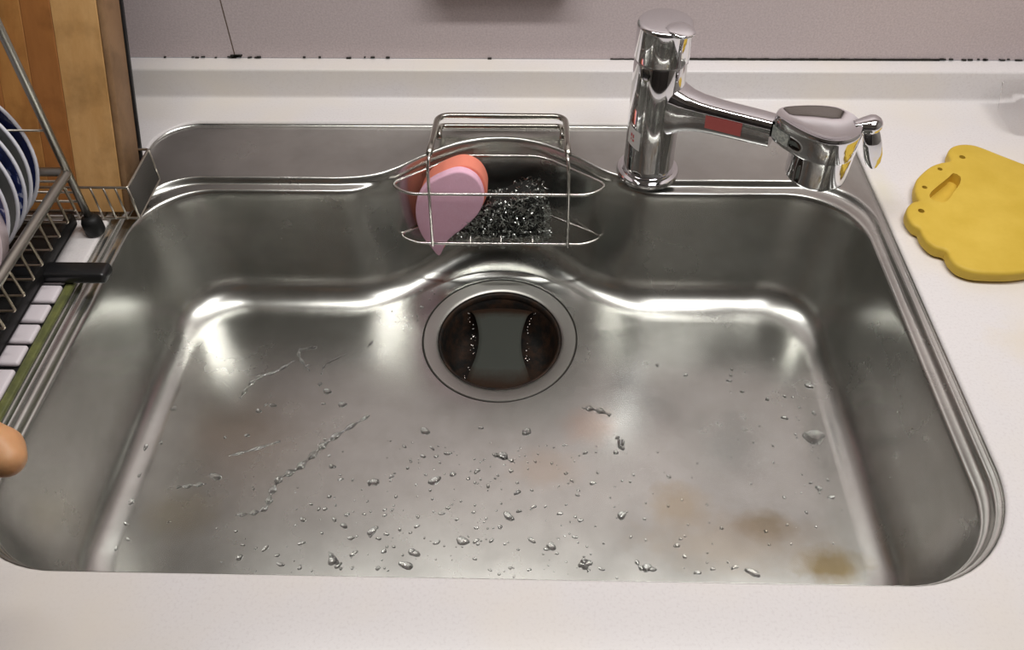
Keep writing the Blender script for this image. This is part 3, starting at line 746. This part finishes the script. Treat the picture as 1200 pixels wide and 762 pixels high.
# ------------------------------------------------------------ water
WATER = bpy.data.materials.new('water'); WATER.use_nodes = True
_n = WATER.node_tree; _n.nodes.remove(_n.nodes['Principled BSDF'])
_f = _n.nodes.new('ShaderNodeLayerWeight'); _f.inputs[0].default_value = .2
_t = _n.nodes.new('ShaderNodeBsdfTransparent'); _t.inputs[0].default_value = (.985, .985, .985, 1)
_g = _n.nodes.new('ShaderNodeBsdfGlossy'); _g.inputs['Roughness'].default_value = .04
_m = _n.nodes.new('ShaderNodeMixShader'); _q = _n.nodes.new('ShaderNodeMixShader'); _q.inputs[0].default_value = .5; _r = _n.nodes.new('ShaderNodeBsdfRefraction'); _r.inputs['IOR'].default_value = 1.33; _r.inputs['Roughness'].default_value = .02
for a_, b_ in ((_f.outputs[1], _m.inputs[0]), (_t.outputs[0], _q.inputs[1]), (_r.outputs[0], _q.inputs[2]), (_q.outputs[0], _m.inputs[1]), (_g.outputs[0], _m.inputs[2]), (_m.outputs[0], _n.nodes['Material Output'].inputs[0])): _n.links.new(a_, b_)
def dome(cx, cy, rx, ry, rot, h, flat=False, irr=.18, n=14):
    V, F = [], []; ph = random.uniform(0, 6); ph2 = random.uniform(0, 6)
    rings_ = ((1.0, 0), (.97, .30), (.85, .60), (.62, .85), (.32, .97)) if not flat else ((1, 0), (.98, .6), (.92, 1.0), (.80, 1.05), (.5, .8))
    base, nrm = floor_at(cx, cy)
    nrm = nrm if nrm.z > 0 else -nrm
    q = nrm.to_track_quat('Z', 'Y')
    for s, hh in rings_:
        for k in range(n):
            a = 2*math.pi*k/n; w = 1+irr*math.sin(2*a+ph)+irr*.6*math.sin(3*a+ph2)
            x, y = rx*s*w*math.cos(a), ry*s*w*math.sin(a)
            V.append(base+q @ Vector((x*math.cos(rot)-y*math.sin(rot), x*math.sin(rot)+y*math.cos(rot), h*hh+.00005)))
    V.append(base+q @ Vector((0, 0, h*(1.0 if not flat else .7)+.00005))); m_ = len(rings_)
    for i in range(m_-1):
        for k in range(n): F.append((i*n+k, i*n+(k+1) % n, (i+1)*n+(k+1) % n, (i+1)*n+k))
    for k in range(n): F.append(((m_-1)*n+k, (m_-1)*n+(k+1) % n, m_*n))
    F.append(tuple(range(n))[::-1])
    return V, F
DR_ = [(-0.258,0.647,2),(-0.259,0.619,1),(-0.239,0.593,1),(-0.229,0.583,2),(-0.300,0.555,1),(-0.294,0.564,1),(-0.286,0.563,1),(-0.209,0.565,2),(-0.230,0.566,1),(-0.328,0.520,1),(-0.305,0.523,1),(-0.325,0.472,2),(-0.207,0.486,1),(-0.195,0.471,1),(-0.160,0.468,2),(-0.143,0.475,1),(-0.134,0.512,1),(-0.114,0.532,2),(-0.104,0.510,1),(-0.113,0.500,1),(-0.099,0.500,1),(-0.087,0.504,1),(-0.098,0.471,2),(-0.080,0.479,1),(-0.029,0.502,2),(-0.020,0.484,1),(-0.006,0.534,1),(-0.055,0.483,1),(-0.054,0.538,1),(-0.203,0.451,1),(-0.220,0.442,1),(-0.205,0.437,1),(-0.225,0.425,1),(-0.194,0.426,1),(-0.182,0.431,1),(-0.183,0.419,1),(-0.165,0.432,1),(-0.145,0.437,1),(-0.144,0.431,1),(-0.111,0.430,1),(-0.111,0.420,1),(-0.154,0.414,2),(-0.147,0.406,1),(-0.140,0.411,1),(-0.174,0.406,1),(-0.140,0.393,1),(-0.169,0.390,1),(-0.111,0.392,2),(-0.117,0.379,2),(-0.188,0.383,2),(-0.182,0.378,1),(-0.221,0.400,1),(-0.242,0.387,1),(-0.237,0.378,1),(-0.255,0.394,1),(-0.278,0.397,1),(-0.278,0.384,1),(-0.218,0.375,1),(-0.082,0.440,1),(-0.088,0.434,1),(-0.056,0.436,1),(-0.052,0.419,1),(-0.072,0.428,1),(-0.029,0.420,1),(-0.021,0.432,2),(-0.012,0.459,1),(-0.010,0.438,1),(-0.037,0.406,1),(-0.052,0.405,1),(-0.065,0.405,2),(-0.090,0.403,1),(-0.052,0.387,1),(-0.037,0.376,1),(0.145,0.627,1),(0.176,0.612,1),(0.227,0.613,1),(-0.004,0.533,2),(0.096,0.519,2),(0.090,0.508,1),(0.058,0.507,1),(0.037,0.482,1),(0.064,0.471,1),(0.048,0.457,1),(-0.013,0.459,1),(0.091,0.435,2),(0.050,0.429,1),(0.030,0.436,1),(0.004,0.443,1),(0.002,0.407,1),(0.021,0.401,2),(-0.029,0.421,1),(-0.011,0.438,1),(-0.020,0.431,1),(0.044,0.411,1),(0.053,0.384,2),(0.068,0.379,1),(0.111,0.381,2),(0.142,0.404,1),(0.148,0.393,1),(0.173,0.381,1),(0.194,0.383,1),(0.210,0.378,2),(0.158,0.377,1),(0.302,0.531,3),(0.313,0.599,2),(0.309,0.562,1),(0.282,0.584,1),(0.262,0.580,1),(0.276,0.555,1),(0.224,0.605,1),(0.236,0.590,1),(0.303,0.459,1),(0.293,0.469,1),(0.286,0.475,1),(0.000,0.377,1),(0.016,0.398,1),(-0.399,0.417,1),(-0.392,0.401,1),(-0.400,0.391,1),(-0.404,0.471,1),(-0.408,0.504,1),(-0.358,0.420,1),(-0.402,0.441,1),(-0.395,0.557,1),(-0.395,0.512,1)]
for (x, y, k) in DR_:
    r = {1: random.uniform(.0017, .0030), 2: random.uniform(.0038, .0054), 3: .0105}[k]
    ra = r*random.uniform(1.0, 1.6); rb = r*random.uniform(.7, .95); h = .0003+r*.42
    if k == 3: ra, rb, h = .0125, .0085, .0010
    rot = random.uniform(-.5, .9)
    V, F = dome(x, y, ra, rb, rot, h, k == 3)
    if k == 3: lab = 'wide flat puddle of water near the right edge of the sink floor'
    elif k == 2: lab = 'larger bead of water on the steel sink floor'
    else: lab = 'small water droplet on the steel sink floor'
    b0 = sum((Vector(v) for v in V), Vector())/len(V)
    o = mesh_obj('water_drop', [Vector(v)-b0 for v in V], F, WATER); o.location = b0
    tag(o, lab, 'water drop', None if k == 3 else ('larger water beads on the sink floor' if k == 2 else 'water droplets on the sink floor'))
V, F = [], []
for i in range(420):    # fine spray nobody would count
    if random.random() < .7: x, y = random.gauss(-.04, .12), random.uniform(.37, .52)
    elif random.random() < .5: x, y = random.gauss(.28, .03), random.uniform(.40, .66)
    else: x, y = random.gauss(-.13, .02), random.gauss(.70, .02)
    if not (-.39 < x < .31) or y < .345 or (x-DC[0])**2+(y-DC[1])**2 < .1**2: continue
    r = abs(random.gauss(.0006, .00045))+.0003
    v, f = dome(x, y, r*1.2, r, random.uniform(0, 3), r*.5, n=7); b = len(V); V += v; F += [tuple(q+b for q in g) for g in f]
tag(mesh_obj('water_spray', V, F, WATER), 'fine spray of tiny water specks over the front of the sink floor', 'water', kind='stuff')
trails = [
 ([(-.3253, .5717), (-.3193, .5898), (-.3098, .6032), (-.2924, .6115), (-.2762, .6265)], .0022, 'thin curved trail of water on the left rear of the sink floor'),
 ([(-.2928, .4288), (-.2766, .4312), (-.2645, .4383), (-.2632, .4542), (-.2575, .4715), (-.2424, .4827), (-.2284, .5009), (-.2156, .5173), (-.1948, .5366), (-.1767, .5515)], .0032, 'longest winding trail of water running diagonally over the left floor'),
 ([(-.2401, .6070), (-.2383, .6205), (-.2289, .6289), (-.2173, .6374)], .0012, 'short dark streak of water left rear, second from the drain'),
 ([(-.2547, .6121), (-.2679, .6283), (-.2729, .6422), (-.2638, .6452), (-.2577, .6498)], .0017, 'hooked streak of water behind the curved trail on the left'),
 ([(-.1932, .3914), (-.1866, .3840), (-.1777, .3738)], .0018, 'forked water streak at the front edge left of centre'),
 ([(-.1929, .6491), (-.1879, .6606)], .0012, 'shortest water streak, nearest the left side of the drain'),
 ([(-.0403, .5040), (-.0289, .5007), (-.0174, .4957)], .0024, 'worm-shaped drop of water in front of the drain'),
 ([(.0564, .5657), (.0721, .5635), (.0875, .5556)], .0030, 'broad water streak over the pinkish stain right of the drain'),
 ([(.0916, .5287), (.0950, .5219), (.0981, .5108)], .0022, 'upright water streak just in front of the pinkish stain'),
 ([(.0520, .3915), (.0523, .3825), (.0565, .3765)], .0026, 'curled water streak at the front edge right of centre'),
 ([(.1015, .3888), (.1059, .3806), (.1204, .3794)], .0020, 'L-shaped water streak at the front edge, right side'),
 ([(-.3618, .4589), (-.3472, .4613), (-.3325, .4637)], .0022, 'faint water streak beside the bright left floor edge'),
 ([(-.3182, .4971), (-.2963, .5044), (-.2673, .5164)], .0016, 'faint straight water streak left of the long winding trail')]
for pts, r, lab in trails:
    P = catmull([(x, y, 0) for x, y in pts], 7, False); V, F = [], []; n = len(P); hh = 5
    for i, p in enumerate(P):
        a, b = P[max(i-1, 0)], P[min(i+1, n-1)]; t = Vector((b[0]-a[0], b[1]-a[1], 0)).normalized(); s = Vector((-t.y, t.x, 0))
        w = 1.55*r*(.62+.38*math.sin(i*1.3+pts[0][0]*50))*(math.sin(math.pi*min(max((i+.6)/(n+.2), 0), 1))**.35)
        w = max(w, r*.25)
        zf = floor_at(p[0], p[1])[0].z
        for j in range(hh):
            u = -1+2*j/(hh-1); V.append((p[0]+s.x*w*u, p[1]+s.y*w*u, zf+.00005+(1-u*u)*w*.40))
    for i in range(n-1):
        for j in range(hh-1): F.append((i*hh+j, (i+1)*hh+j, (i+1)*hh+j+1, i*hh+j+1))
        F.append((i*hh+hh-1, (i+1)*hh+hh-1, (i+1)*hh, i*hh))
    F.append(tuple(range(hh))); F.append(tuple((n-1)*hh+j for j in range(hh))[::-1])
    bmx = bmesh.new(); vs = [bmx.verts.new(v) for v in V]
    for f in F: bmx.faces.new([vs[i] for i in f])
    o = bm_obj('water_streak', bmx, WATER, smooth=True); tag(o, lab, 'water')
